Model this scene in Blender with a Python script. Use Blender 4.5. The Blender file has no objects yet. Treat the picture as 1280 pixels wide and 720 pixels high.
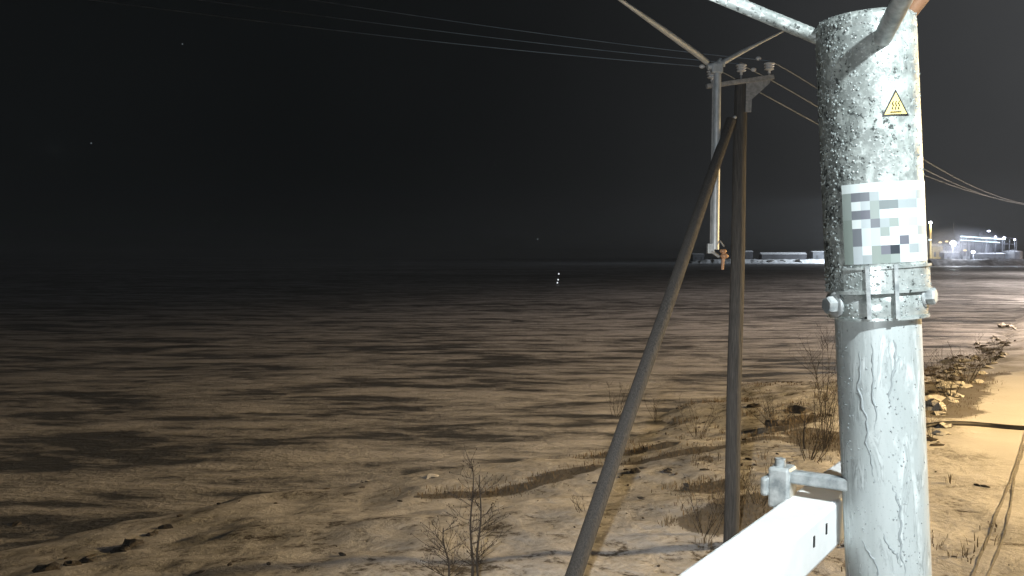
import bpy, bmesh, math, random
import numpy as np
from mathutils import Vector, Matrix, noise
random.seed(7)
rng = np.random.default_rng(7)
C = bpy.context.scene.collection
sc = bpy.context.scene
R = math.radians

# ------------------------------------------------------------------ camera
CAMZ = 6.0                       # metres above the sea ice
F = 1108.0                       # focal length in photo pixels (1280 wide)
PITCH = math.atan((360 - 321) / F)
cam_d = bpy.data.cameras.new('camera'); cam = bpy.data.objects.new('camera', cam_d); C.objects.link(cam)
cam.location = (0, 0, CAMZ); cam.rotation_euler = (R(90) - PITCH, 0, 0)
cam_d.sensor_width = 36.0; cam_d.lens = 36.0 * F / 1280
cam_d.clip_start = 0.05; cam_d.clip_end = 9000
sc.camera = cam
CP, SP = math.cos(PITCH), math.sin(PITCH)
def P(px, py, d):
    """world point at depth d along the optical axis for photo pixel px, py"""
    a = (px - 640) / F * d; b = (360 - py) / F * d
    return Vector((a, d * CP + b * SP, CAMZ - d * SP + b * CP))

# ------------------------------------------------------------------ world: night sky with a town glow to the right
w = bpy.data.worlds.new('World'); sc.world = w; w.use_nodes = True
nt = w.node_tree; nt.nodes.clear()
def N(t, typ, **k):
    n = t.nodes.new(typ)
    for a, b in k.items(): setattr(n, a, b)
    return n
out = N(nt, 'ShaderNodeOutputWorld'); bg = N(nt, 'ShaderNodeBackground')
tc = N(nt, 'ShaderNodeTexCoord')
dot = N(nt, 'ShaderNodeVectorMath', operation='DOT_PRODUCT')
gaz = R(52); dot.inputs[1].default_value = (math.sin(gaz) * .995, math.cos(gaz) * .995, .1)
nt.links.new(tc.outputs['Generated'], dot.inputs[0])
mx = N(nt, 'ShaderNodeMath', operation='MAXIMUM'); mx.inputs[1].default_value = 0
nt.links.new(dot.outputs['Value'], mx.inputs[0])
pw = N(nt, 'ShaderNodeMath', operation='POWER'); pw.inputs[1].default_value = 6.0
nt.links.new(mx.outputs[0], pw.inputs[0])
nz = N(nt, 'ShaderNodeTexNoise'); nz.inputs['Scale'].default_value = 2.2; nz.inputs['Detail'].default_value = 4
nt.links.new(tc.outputs['Generated'], nz.inputs['Vector'])
mr = N(nt, 'ShaderNodeMapRange'); mr.inputs['From Min'].default_value = .3; mr.inputs['From Max'].default_value = .7
mr.inputs['To Min'].default_value = .8; mr.inputs['To Max'].default_value = 1.2
nt.links.new(nz.outputs['Fac'], mr.inputs['Value'])
mix = N(nt, 'ShaderNodeMix', data_type='RGBA')
mix.inputs['A'].default_value = (.0030, .0036, .0038, 1); mix.inputs['B'].default_value = (.074, .076, .079, 1)
nt.links.new(pw.outputs[0], mix.inputs['Factor'])
mul = N(nt, 'ShaderNodeVectorMath', operation='SCALE')
nt.links.new(mix.outputs['Result'], mul.inputs[0]); nt.links.new(mr.outputs[0], mul.inputs['Scale'])
nt.links.new(mul.outputs[0], bg.inputs['Color']); bg.inputs['Strength'].default_value = 1.0
nt.links.new(bg.outputs[0], out.inputs['Surface'])

# ------------------------------------------------------------------ lights
def lamp(name, typ, loc, energy, color, **k):
    l = bpy.data.lights.new(name, typ); l.energy = energy; l.color = color
    for a, b in k.items(): setattr(l, a, b)
    o = bpy.data.objects.new(name, l); o.location = loc; C.objects.link(o); return o
def aim(o, tgt):
    o.rotation_euler = (Vector(tgt) - o.location).to_track_quat('-Z', 'Y').to_euler()
SOD = (1.0, .70, .40)
# row of sodium street lamps on the road, right of the frame
for loc, e, cc in (((26, 18.5, 10), 28000, (1, .67, .29)), ((54, 58, 10), 58000, (1, .76, .56)), ((92, 112, 10), 140000, (1, .82, .68)), ((140, 180, 10), 260000, (1, .85, .74)), ((220, 290, 10), 420000, (1, .88, .8))):
    lamp('sodium_street_lamp', 'SPOT', loc, e, cc, shadow_soft_size=.8, spot_size=R(174), spot_blend=.12)   # cut off luminaires facing down
# the camera's own infrared illuminator beside it, two added fills and the work light above and right of the lens
o = lamp('illuminator', 'SPOT', (-.62, -.02, CAMZ + .10), 2100, (.90, .96, 1.0), shadow_soft_size=.03, spot_size=R(56), spot_blend=.8)
aim(o, (2.6, 14, CAMZ + .6))
o = lamp('ground_fill', 'SPOT', (-.62, -.05, CAMZ - .05), 5800, (1.0, .93, .83), shadow_soft_size=.09, spot_size=R(52), spot_blend=1.0)  # added fill that brightens the mid-ground snow, not a lamp of the camera
aim(o, (2.3, 14, CAMZ - 4.4))
o = lamp('lens_fill', 'SPOT', (-0.02, -0.02, CAMZ - .07), 24, (.92, .97, 1.0), shadow_soft_size=.03, spot_size=R(160), spot_blend=.3)   # added fill at the lens, lifts the dark side of the mast
aim(o, (0.2, 1.2, CAMZ - .1))
o = lamp('near_lamp', 'SPOT', (0.78, 0.0, CAMZ + .85), 178, (.90, .98, 1.0), shadow_soft_size=.03, spot_size=R(100), spot_blend=.5)
aim(o, (0.40, 1.1, CAMZ - .05))

sc.view_settings.view_transform = 'Standard'; sc.view_settings.look = 'None'
sc.view_settings.exposure = 0; sc.view_settings.gamma = 1
sc.render.engine = 'CYCLES'
sc.cycles.max_bounces = 4; sc.cycles.sample_clamp_indirect = 4

# ------------------------------------------------------------------ helpers
def tag(o, label=None, cat=None, group=None, kind=None):
    if label: o['label'] = label
    if cat: o['category'] = cat
    if group: o['group'] = group
    if kind: o['kind'] = kind
    return o
def link(name, me, mat=None, parent=None):
    o = bpy.data.objects.new(name, me); C.objects.link(o)
    if mat is not None and not me.materials: me.materials.append(mat)
    if parent is not None: o.parent = parent
    return o
def empty(name, loc=(0, 0, 0), rot=(0, 0, 0)):
    o = bpy.data.objects.new(name, None); C.objects.link(o); o.location = loc; o.rotation_euler = rot
    o.empty_display_size = .1
    return o
class MB:
    """collects shapes into ONE mesh"""
    def __init__(s): s.v = []; s.f = []; s.sm = []
    def add(s, vs, fs, smooth=True):
        b = len(s.v); s.v += [tuple(v) for v in vs]; s.f += [tuple(b + i for i in f) for f in fs]; s.sm += [smooth] * len(fs)
        return s
    def tube(s, pts, rad, n=12, cap=True):
        pts = [Vector(p) for p in pts]; m = len(pts)
        rad = rad if isinstance(rad, (list, tuple)) else [rad] * m
        up = None; vs = []
        for i, p in enumerate(pts):
            t = (pts[min(i + 1, m - 1)] - pts[max(i - 1, 0)]).normalized()
            if up is None:
                up = t.orthogonal().normalized()
            up = (up - t * up.dot(t)).normalized(); b = t.cross(up)
            for k in range(n):
                a = 2 * math.pi * k / n
                vs.append(p + (up * math.cos(a) + b * math.sin(a)) * rad[i])
        fs = [(i * n + k, i * n + (k + 1) % n, (i + 1) * n + (k + 1) % n, (i + 1) * n + k) for i in range(m - 1) for k in range(n)]
        s.add(vs, fs)
        if cap:
            s.add(vs[:n], [tuple(range(n))[::-1]], False); s.add(vs[-n:], [tuple(range(n))], False)
        return s
    def lathe(s, prof, n=48, M=None, smooth=True, a0=0, a1=2 * math.pi, jitter=None):
        full = abs(a1 - a0 - 2 * math.pi) < 1e-6; cols = n if full else n + 1
        vs = []
        for (r, z) in prof:
            for k in range(cols):
                a = a0 + (a1 - a0) * k / n
                v = Vector((r * math.cos(a), r * math.sin(a), z)); vs.append(M @ v if M else v)
        fs = []
        for i in range(len(prof) - 1):
            for k in range(n):
                k2 = (k + 1) % cols
                fs.append((i * cols + k, i * cols + k2, (i + 1) * cols + k2, (i + 1) * cols + k))
        s.add(vs, fs, smooth)
        return s
    def box(s, x0, x1, y0, y1, z0, z1, M=None, bev=0):
        if bev:
            bm = bmesh.new(); bmesh.ops.create_cube(bm, size=1)
            for v in bm.verts: v.co = Vector(((x0 + x1) / 2 + v.co.x * (x1 - x0), (y0 + y1) / 2 + v.co.y * (y1 - y0), (z0 + z1) / 2 + v.co.z * (z1 - z0)))
            bmesh.ops.bevel(bm, geom=bm.edges[:], offset=bev, segments=2, profile=.5, affect='EDGES')
            bm.verts.index_update()
            vs = [(M @ v.co) if M else v.co.copy() for v in bm.verts]; fs = [[v.index for v in f.verts] for f in bm.faces]; bm.free()
            return s.add(vs, fs, False)
        vs = [Vector((x, y, z)) for z in (z0, z1) for y in (y0, y1) for x in (x0, x1)]
        if M: vs = [M @ v for v in vs]
        return s.add(vs, [(0, 2, 3, 1), (4, 5, 7, 6), (0, 1, 5, 4), (2, 6, 7, 3), (0, 4, 6, 2), (1, 3, 7, 5)], False)
    def prism(s, poly, ext):
        """poly: list of Vector, ext: extrusion vector"""
        n = len(poly); vs = list(poly) + [p + ext for p in poly]
        return s.add(vs, [tuple(range(n)), tuple(range(n, 2 * n))[::-1]] + [(i, n + i, n + (i + 1) % n, (i + 1) % n) for i in range(n)], False)
    def mesh(s, name):
        me = bpy.data.meshes.new(name); me.from_pydata(s.v, [], s.f)
        me.polygons.foreach_set('use_smooth', s.sm); me.update()
        bm = bmesh.new(); bm.from_mesh(me); bmesh.ops.recalc_face_normals(bm, faces=bm.faces); bm.to_mesh(me); bm.free()
        return me
    def build(s, name, mat, parent=None): return link(name, s.mesh(name), mat, parent)
def ico(name, r, sub=1, sc3=(1, 1, 1), jit=0, seed=0):
    bm = bmesh.new(); bmesh.ops.create_icosphere(bm, subdivisions=sub, radius=r)
    for v in bm.verts:
        k = 1 + jit * noise.noise(v.co * (1.6 / r) + Vector((seed * 7.1, seed * 3.3, seed)))
        v.co = Vector((v.co.x * sc3[0], v.co.y * sc3[1], v.co.z * sc3[2])) * k
    me = bpy.data.meshes.new(name); bm.to_mesh(me); bm.free(); return me

# ------------------------------------------------------------------ materials
def mat(name, col=(.5, .5, .5), rough=.6, metal=0, spec=.5):
    m = bpy.data.materials.new(name); m.use_nodes = True
    b = m.node_tree.nodes['Principled BSDF']
    b.inputs['Base Color'].default_value = (*col, 1); b.inputs['Roughness'].default_value = rough
    b.inputs['Metallic'].default_value = metal; b.inputs['Specular IOR Level'].default_value = spec
    return m, m.node_tree, b
def coords(t, scale=(1, 1, 1), kind='Object', rot=(0, 0, 0)):
    c = N(t, 'ShaderNodeTexCoord'); mp = N(t, 'ShaderNodeMapping'); mp.inputs['Scale'].default_value = scale; mp.inputs['Rotation'].default_value = rot
    t.links.new(c.outputs[kind], mp.inputs['Vector']); return mp.outputs[0]
def noi(t, vec, scale, detail=4, rough=.55, dist=0):
    n = N(t, 'ShaderNodeTexNoise'); n.inputs['Scale'].default_value = scale; n.inputs['Detail'].default_value = detail
    n.inputs['Roughness'].default_value = rough; n.inputs['Distortion'].default_value = dist
    t.links.new(vec, n.inputs['Vector']); return n.outputs['Fac']
def ramp(t, val, stops, interp='LINEAR'):
    r = N(t, 'ShaderNodeValToRGB'); r.color_ramp.interpolation = interp
    e = r.color_ramp.elements
    while len(e) < len(stops): e.new(.5)
    for i, (p, c) in enumerate(stops):
        e[i].position = p; e[i].color = (*c, 1) if len(c) == 3 else c
    t.links.new(val, r.inputs['Fac']); return r.outputs['Color']
def g(v): return (v, v, v)
def mixc(t, f, a, b, typ='MIX'):
    m = N(t, 'ShaderNodeMix', data_type='RGBA', blend_type=typ)
    for k, v in (('Factor', f), ('A', a), ('B', b)):
        if isinstance(v, (int, float)): m.inputs[k].default_value = v
        elif isinstance(v, tuple): m.inputs[k].default_value = (*v, 1)
        else: t.links.new(v, m.inputs[k])
    return m.outputs['Result']
def mth(t, op, a, b=0.0):
    m = N(t, 'ShaderNodeMath', operation=op)
    for i, v in enumerate((a, b)):
        if isinstance(v, (int, float)): m.inputs[i].default_value = v
        else: t.links.new(v, m.inputs[i])
    return m.outputs[0]
def bump(t, b, h, strength=.5, dist=.01):
    n = N(t, 'ShaderNodeBump'); n.inputs['Strength'].default_value = strength; n.inputs['Distance'].default_value = dist
    t.links.new(h, n.inputs['Height']); t.links.new(n.outputs[0], b.inputs['Normal'])
def emis(name, col, strength):
    m, t, b = mat(name, (.02, .02, .02)); b.inputs['Emission Color'].default_value = (*col, 1); b.inputs['Emission Strength'].default_value = strength; return m
def simple(name, c1, c2, scale, rough=.6, metal=0, stretch=(1, 1, 1), bmp=.3, bd=.01, lo=.35, hi=.65):
    m, t, b = mat(name, c1, rough, metal); v = coords(t, stretch); n = noi(t, v, scale, 6, .6)
    t.links.new(ramp(t, n, [(lo, c1), (hi, c2)]), b.inputs['Base Color'])
    if bmp: bump(t, b, n, bmp, bd)
    return m

# sea ice: dark bare ice with wind blown snow patches
m_ice, t, b = mat('wind_blown_ice', rough=.55)
v = coords(t, (1, 1, 1)); vd = coords(t, (.10, .30, 1), rot=(0, 0, R(-6)))
n1 = noi(t, vd, 1.0, 7, .62, .5)
n2 = noi(t, coords(t, (.30, .85, 1), rot=(0, 0, R(7))), 1.0, 6, .62, .3)
n3 = noi(t, coords(t, (.012, .02, 1)), 1.0, 3, .5)
n4 = noi(t, v, 6, 5, .7); n5 = noi(t, coords(t, (.8, 1.7, 1), rot=(0, 0, R(4))), 1.0, 5, .7, .4)
s1 = mth(t, 'ADD', mth(t, 'MULTIPLY', n1, .55), mth(t, 'MULTIPLY', n2, .45))
s1 = mth(t, 'ADD', s1, mth(t, 'MULTIPLY', mth(t, 'SUBTRACT', n3, .5), .22))
s1 = mth(t, 'ADD', s1, mth(t, 'MULTIPLY', mth(t, 'SUBTRACT', n4, .5), .04))
s1 = mth(t, 'ADD', s1, mth(t, 'MULTIPLY', mth(t, 'SUBTRACT', n5, .5), .20))
cmask = ramp(t, s1, [(.435, g(0)), (.48, g(.45)), (.56, g(1))])
snowc = mixc(t, n4, (.58, .58, .61), (.76, .76, .79))
t.links.new(mixc(t, cmask, (.11, .115, .125), snowc), b.inputs['Base Color'])
t.links.new(ramp(t, cmask, [(0, g(.42)), (1, g(.9))]), b.inputs['Roughness'])
hh = mth(t, 'ADD', mth(t, 'MULTIPLY', s1, 1.0), mth(t, 'MULTIPLY', n4, .06))
bump(t, b, hh, .9, .9)

# land snow: smooth on the road, stubbly on the shore (vertex attribute 'wild')
m_snow, t, b = mat('trodden_snow', rough=.85)
at = N(t, 'ShaderNodeAttribute', attribute_name='wild'); wild = at.outputs['Fac']
v = coords(t)
na = noi(t, v, 2.0, 7, .72, .4); nb = noi(t, v, 9, 5, .7); ncc = noi(t, coords(t, (.35, 1.0, 1)), .55, 5, .6)
dirt = mth(t, 'ADD', mth(t, 'MULTIPLY', na, .5), mth(t, 'ADD', mth(t, 'MULTIPLY', nb, .25), mth(t, 'MULTIPLY', ncc, .25)))
dm = ramp(t, dirt, [(.405, g(1)), (.465, g(.28)), (.55, g(0))])
dm = mth(t, 'MULTIPLY', dm, wild)
shade_sed = N(t, 'ShaderNodeAttribute', attribute_name='shade_sedge').outputs['Fac']
sm = ramp(t, mth(t, 'ADD', mth(t, 'MULTIPLY', shade_sed, .62), mth(t, 'ADD', mth(t, 'MULTIPLY', mth(t, 'SUBTRACT', na, .5), .9), mth(t, 'MULTIPLY', mth(t, 'SUBTRACT', nb, .5), .5))), [(.30, g(0)), (.46, g(.85))])
dm = mth(t, 'MAXIMUM', dm, sm)  # cast shadow and dead grass darkened into the snow colour
base = mixc(t, nb, (.68, .68, .70), (.82, .82, .84))
base = mixc(t, ramp(t, ncc, [(.35, g(.4)), (.6, g(0))]), base, (.58, .58, .59))
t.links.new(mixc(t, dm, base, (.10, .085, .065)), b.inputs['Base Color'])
hh = mth(t, 'ADD', mth(t, 'MULTIPLY', nb, .03), mth(t, 'MULTIPLY', mth(t, 'MULTIPLY', na, wild), .8))
bump(t, b, hh, .6, .25)
m_track, t, b = mat('packed_track_snow', rough=.7)
n = noi(t, coords(t), 5, 4, .7); t.links.new(ramp(t, n, [(.35, (.26, .245, .22)), (.65, (.46, .44, .40))]), b.inputs['Base Color']); bump(t, b, n, .5, .03)
# rocks with snow on their tops
m_rock, t, b = mat('snowy_rock', rough=.85)
geo = N(t, 'ShaderNodeNewGeometry'); sx = N(t, 'ShaderNodeSeparateXYZ'); t.links.new(geo.outputs['Normal'], sx.inputs[0])
n = noi(t, coords(t), 4, 6, .65); top = mth(t, 'ADD', sx.outputs['Z'], mth(t, 'MULTIPLY', mth(t, 'SUBTRACT', n, .5), 1.2))
t.links.new(mixc(t, ramp(t, top, [(.42, g(0)), (.58, g(1))]), ramp(t, n, [(.3, (.05, .045, .04)), (.7, (.16, .15, .14))]), (.74, .73, .71)), b.inputs['Base Color']); bump(t, b, n, .6, .08)
m_wood = simple('weathered_pole_wood', (.034, .035, .037), (.095, .094, .093), 11, .9, 0, (9, 9, .3), .9, .03)
m_bark = simple('bare_bark', (.018, .015, .013), (.05, .042, .036), 20, .9)
m_grass = simple('dry_grass', (.09, .07, .045), (.22, .17, .11), 3, .9, bmp=0)
m_galv = simple('galvanised_steel', (.36, .40, .43), (.52, .56, .60), 14, .45, .25, (1, 1, .4), .15, .003)
m_iron = simple('dull_crossarm_steel', (.20, .21, .22), (.34, .35, .36), 18, .6, .2)
m_porc = simple('grey_porcelain', (.40, .41, .42), (.55, .56, .57), 9, .3)
m_wire = simple('line_wire', (.10, .13, .17), (.16, .20, .25), 3, .5, .3, bmp=0)
m_orange = simple('orange_insulator', (.30, .16, .09), (.42, .25, .15), 14, .5)
m_black = simple('plain_black', (.015, .015, .016), (.03, .03, .032), 8, .5)
m_reach = emis('reflector_glow', (.9, .95, 1), 1.2)  # glint of the marker's reflectors given as a weak glow

# near sensor housing: sandblasted aluminium with beads of ice and dark spots
m_house, t, b = mat('iced_aluminium', rough=.5, metal=.15)
v = coords(t); vs = coords(t, (1, 1, .35))
a1 = noi(t, v, 165, 3, .65); a2 = noi(t, v, 34, 5, .6, .6); a3 = noi(t, vs, 60, 5, .65); a5 = noi(t, v, 420, 2, .6)
vo = N(t, 'ShaderNodeTexVoronoi'); vo.inputs['Scale'].default_value = 210; t.links.new(v, vo.inputs['Vector'])
# dark spots: more on the left flank (object x<0) and less where the warning sign sits
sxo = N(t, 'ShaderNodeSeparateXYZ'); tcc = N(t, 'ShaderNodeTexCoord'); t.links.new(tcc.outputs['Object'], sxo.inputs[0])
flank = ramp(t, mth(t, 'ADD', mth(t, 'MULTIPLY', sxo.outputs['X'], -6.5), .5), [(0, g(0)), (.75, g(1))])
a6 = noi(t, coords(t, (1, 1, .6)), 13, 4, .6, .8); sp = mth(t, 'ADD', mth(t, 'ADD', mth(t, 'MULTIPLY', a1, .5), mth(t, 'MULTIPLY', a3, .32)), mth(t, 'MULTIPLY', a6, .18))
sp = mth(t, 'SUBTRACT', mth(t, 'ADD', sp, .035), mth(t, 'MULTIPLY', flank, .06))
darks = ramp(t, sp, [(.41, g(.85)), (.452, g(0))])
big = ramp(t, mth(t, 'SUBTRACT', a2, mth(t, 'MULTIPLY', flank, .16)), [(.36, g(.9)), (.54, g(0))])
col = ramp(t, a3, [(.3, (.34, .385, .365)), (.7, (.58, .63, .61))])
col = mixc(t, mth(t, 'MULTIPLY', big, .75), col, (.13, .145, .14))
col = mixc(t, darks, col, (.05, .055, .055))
wh = ramp(t, mth(t, 'ADD', mth(t, 'MULTIPLY', a5, .5), mth(t, 'MULTIPLY', vo.outputs['Distance'], .5)), [(.60, g(0)), (.68, g(1))])
col = mixc(t, mth(t, 'MULTIPLY', wh, .5), col, (.70, .76, .74))
t.links.new(col, b.inputs['Base Color'])
t.links.new(ramp(t, darks, [(0, g(.45)), (1, g(.12))]), b.inputs['Roughness'])
bump(t, b, mth(t, 'ADD', mth(t, 'MULTIPLY', a1, .7), mth(t, 'MULTIPLY', vo.outputs['Distance'], .35)), .5, .0014)
# lower tube: pale painted steel with frost edges and run marks
m_tube, t, b = mat('frosted_painted_tube', rough=.42, metal=.1)
v = coords(t); vst = coords(t, (1, 1, .16))
c1 = noi(t, vst, 26, 5, .6, .8); c2 = noi(t, v, 300, 3, .7); c3 = noi(t, vst, 55, 6, .65, 1.2); c4 = noi(t, coords(t, (1, 1, .5)), 30, 4, .6)
col = ramp(t, c1, [(.3, (.44, .49, .49)), (.5, (.53, .58, .58)), (.7, (.60, .65, .65))])
edge = ramp(t, c3, [(.47, g(0)), (.496, g(1)), (.504, g(1)), (.53, g(0))])
gate = ramp(t, c4, [(.46, g(0)), (.58, g(1))])
eg = mth(t, 'MULTIPLY', edge, gate)
col = mixc(t, mth(t, 'MULTIPLY', eg, .55), col, (.20, .23, .24))
fr = mth(t, 'MULTIPLY', ramp(t, c3, [(.5, g(0)), (.6, g(1))]), gate)
col = mixc(t, mth(t, 'MULTIPLY', fr, .85), col, (.80, .86, .86))
col = mixc(t, ramp(t, c2, [(.28, g(.6)), (.38, g(0))]), col, (.22, .24, .25))
t.links.new(col, b.inputs['Base Color']); bump(t, b, mth(t, 'ADD', mth(t, 'MULTIPLY', c2, .3), c3), .35, .0015)
m_steel, t, b = mat('wet_stainless', rough=.3, metal=.35)
v = coords(t); q = noi(t, v, 120, 4, .65); q2 = noi(t, v, 40, 4, .6)
col = ramp(t, q2, [(.35, (.30, .34, .33)), (.6, (.60, .65, .64))]); col = mixc(t, ramp(t, q, [(.33, g(1)), (.40, g(0))]), col, (.03, .035, .035))
t.links.new(col, b.inputs['Base Color']); bump(t, b, q, .5, .001)
m_beam = simple('white_painted_beam', (.86, .88, .88), (.93, .94, .94), 30, .5, 0, bmp=.1, bd=.001)
m_clamp = simple('galvanised_clamp', (.24, .27, .28), (.55, .58, .58), 60, .45, .2, bmp=.4, bd=.001)
m_bead, t, b = mat('ice_beads', (.32, .36, .355), .12); 
m_run, t, b = mat('frozen_runs', (.34, .38, .39), .4)
m_yellow, t, b = mat('sign_yellow', (.92, .74, .26), .5)
m_blackp, t, b = mat('sign_black', (.012, .012, .012), .5)
m_label, t, b = mat('printed_label', rough=.45)
at = N(t, 'ShaderNodeVertexColor', layer_name='print'); t.links.new(at.outputs['Color'], b.inputs['Base Color'])

# ------------------------------------------------------------------ terrain
SH = np.array([(-600, -260), (-80, -10), (-30, 12.5), (-10.5, 18), (-6.5, 20.6), (-2.5, 23.5), (0.5, 26.5), (3.3, 31), (8, 37.5), (12, 42), (18.7, 42.5), (26, 52), (59, 102), (120, 185), (250, 385), (420, 600), (1600, 1500)], float)
RD = np.array([(2, -30), (9.5, 12), (11.6, 24.7), (19, 36), (32, 56), (70, 116), (140, 210), (270, 400), (450, 610), (1650, 1500)], float)
def sdist(x, y, poly):
    best = np.full(x.shape, 1e9); sg = np.ones(x.shape)
    for (ax, ay), (bx, by) in zip(poly[:-1], poly[1:]):
        dx, dy = bx - ax, by - ay
        u = np.clip(((x - ax) * dx + (y - ay) * dy) / (dx * dx + dy * dy), 0, 1)
        qx, qy = x - ax - u * dx, y - ay - u * dy
        dd = np.hypot(qx, qy); s = np.sign(dx * qy - dy * qx)   # left of the line is positive
        m = dd < best; best = np.where(m, dd, best); sg = np.where(m, s, sg)
    return -best * sg                                           # positive to the right = inland
def sst(a, b, x):
    u = np.clip((x - a) / (b - a), 0, 1); return u * u * (3 - 2 * u)
_perm = rng.random((256, 256))
def vnoise(x, y):
    xi = np.floor(x).astype(int); yi = np.floor(y).astype(int); fx = x - xi; fy = y - yi
    fx = fx * fx * (3 - 2 * fx); fy = fy * fy * (3 - 2 * fy)
    g_ = lambda a, b: _perm[a % 256, b % 256]
    return (g_(xi, yi) * (1 - fx) + g_(xi + 1, yi) * fx) * (1 - fy) + (g_(xi, yi + 1) * (1 - fx) + g_(xi + 1, yi + 1) * fx) * fy
def fbm(x, y, sc_, o=4):
    r = np.zeros(np.shape(x)); a = .5; f = sc_
    for i in range(o):
        r = r + a * (vnoise(x * f + 17 * i, y * f + 31 * i) - .5); a *= .5; f *= 2.03
    return r
def land(x, y):
    x = np.asarray(x, float); y = np.asarray(y, float)
    s = sdist(x, y, SH) + fbm(x, y, .22, 4) * 5.0
    rd = sdist(x, y, RD)
    wild = 1 - sst(-1.5, 1.5, rd + fbm(x, y, .5, 3) * 3)
    h = -.35 + .65 * sst(-1.5, 2.0, s) + 1.0 * sst(1.0, 9.0, s)
    h = h + wild * (fbm(x, y, .30, 4) * .34 + fbm(x, y, 1.6, 4) * .13) * sst(-.5, 3, s)
    h = h + (1 - wild) * fbm(x, y, .15, 3) * .12
    # a low ditch across the shore meadow and the drift bank beside the road
    return h, wild, s
SHADE_SEDGE = []      # (polyline, half width): shore strips painted dark for cast shadow and dead grass
def shade_sedge(x, y):
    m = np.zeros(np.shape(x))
    for pl, hw in SHADE_SEDGE:
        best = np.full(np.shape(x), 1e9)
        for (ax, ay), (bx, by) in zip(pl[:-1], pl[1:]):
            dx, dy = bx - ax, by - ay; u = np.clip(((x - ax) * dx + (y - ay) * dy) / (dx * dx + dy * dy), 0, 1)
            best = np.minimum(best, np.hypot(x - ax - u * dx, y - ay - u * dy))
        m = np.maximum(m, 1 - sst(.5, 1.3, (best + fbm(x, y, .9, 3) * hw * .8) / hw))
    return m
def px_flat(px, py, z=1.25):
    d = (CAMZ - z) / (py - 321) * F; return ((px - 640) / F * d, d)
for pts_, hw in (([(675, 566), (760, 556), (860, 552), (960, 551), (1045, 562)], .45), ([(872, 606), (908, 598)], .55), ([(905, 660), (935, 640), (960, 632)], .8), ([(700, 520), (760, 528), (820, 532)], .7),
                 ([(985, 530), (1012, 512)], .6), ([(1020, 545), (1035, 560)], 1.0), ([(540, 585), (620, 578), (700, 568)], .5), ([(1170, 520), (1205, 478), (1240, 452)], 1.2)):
    SHADE_SEDGE.append(([px_flat(a, b) for a, b in pts_], hw))
def graded(lo, hi, step, far_lo, far_hi, gr=1.12):
    a = list(np.arange(lo, hi + 1e-6, step)); s = step; x = a[-1]
    while x < far_hi: s *= gr; x += s; a.append(x)
    s = step; x = lo; pre = []
    while x > far_lo: s *= gr; x -= s; pre.append(x)
    return np.array(pre[::-1] + a)
def grid_mesh(name, xs, ys, hfun, material, attr=False, cull=None):
    X, Y = np.meshgrid(xs, ys); r = hfun(X, Y); Z = r[0]
    nx, ny = len(xs), len(ys)
    co = np.stack([X, Y, Z], -1).reshape(-1, 3)
    i = np.arange(nx * ny).reshape(ny, nx)
    q = np.stack([i[:-1, :-1], i[:-1, 1:], i[1:, 1:], i[1:, :-1]], -1).reshape(-1, 4)
    if cull is not None:
        k = cull(r).reshape(-1); keep = k[q].any(1); q = q[keep]
    used = np.zeros(len(co), bool); used[q.reshape(-1)] = True
    re = np.cumsum(used) - 1; q = re[q]; co = co[used]
    me = bpy.data.meshes.new(name); me.vertices.add(len(co)); me.vertices.foreach_set('co', co.reshape(-1).astype(np.float32))
    me.loops.add(q.size); me.loops.foreach_set('vertex_index', q.reshape(-1).astype(np.int32))
    me.polygons.add(len(q)); me.polygons.foreach_set('loop_start', np.arange(0, q.size, 4, dtype=np.int32))
    me.polygons.foreach_set('use_smooth', np.ones(len(q), bool)); me.update(calc_edges=True)
    if attr:
        a = me.attributes.new('wild', 'FLOAT', 'POINT'); a.data.foreach_set('value', r[1].reshape(-1)[used].astype(np.float32))
        a = me.attributes.new('shade_sedge', 'FLOAT', 'POINT'); a.data.foreach_set('value', shade_sedge(co[:, 0], co[:, 1]).astype(np.float32))
    return tag(link(name, me, material), kind='structure')
xs = graded(-14, 34, .16, -700, 1600); ys = graded(9, 62, .16, -300, 1500)
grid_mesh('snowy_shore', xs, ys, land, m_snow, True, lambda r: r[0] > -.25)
def icef(x, y):
    fade = 1 / (1 + np.hypot(x, y) / 150)
    return (fbm(x * .35, y, .12, 5) * .32 * fade + fbm(x, y, .9, 3) * .03 * fade - .02,)
xs = graded(-40, 60, .6, -5000, 5000, 1.09); ys = graded(14, 110, .5, -400, 7000, 1.06)
grid_mesh('sea_ice', xs, ys, icef, m_ice)
def gz(x, y): return float(land(np.array([x]), np.array([y]))[0][0])
def gz_any(x, y): return max(gz(x, y), 0.0)

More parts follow.
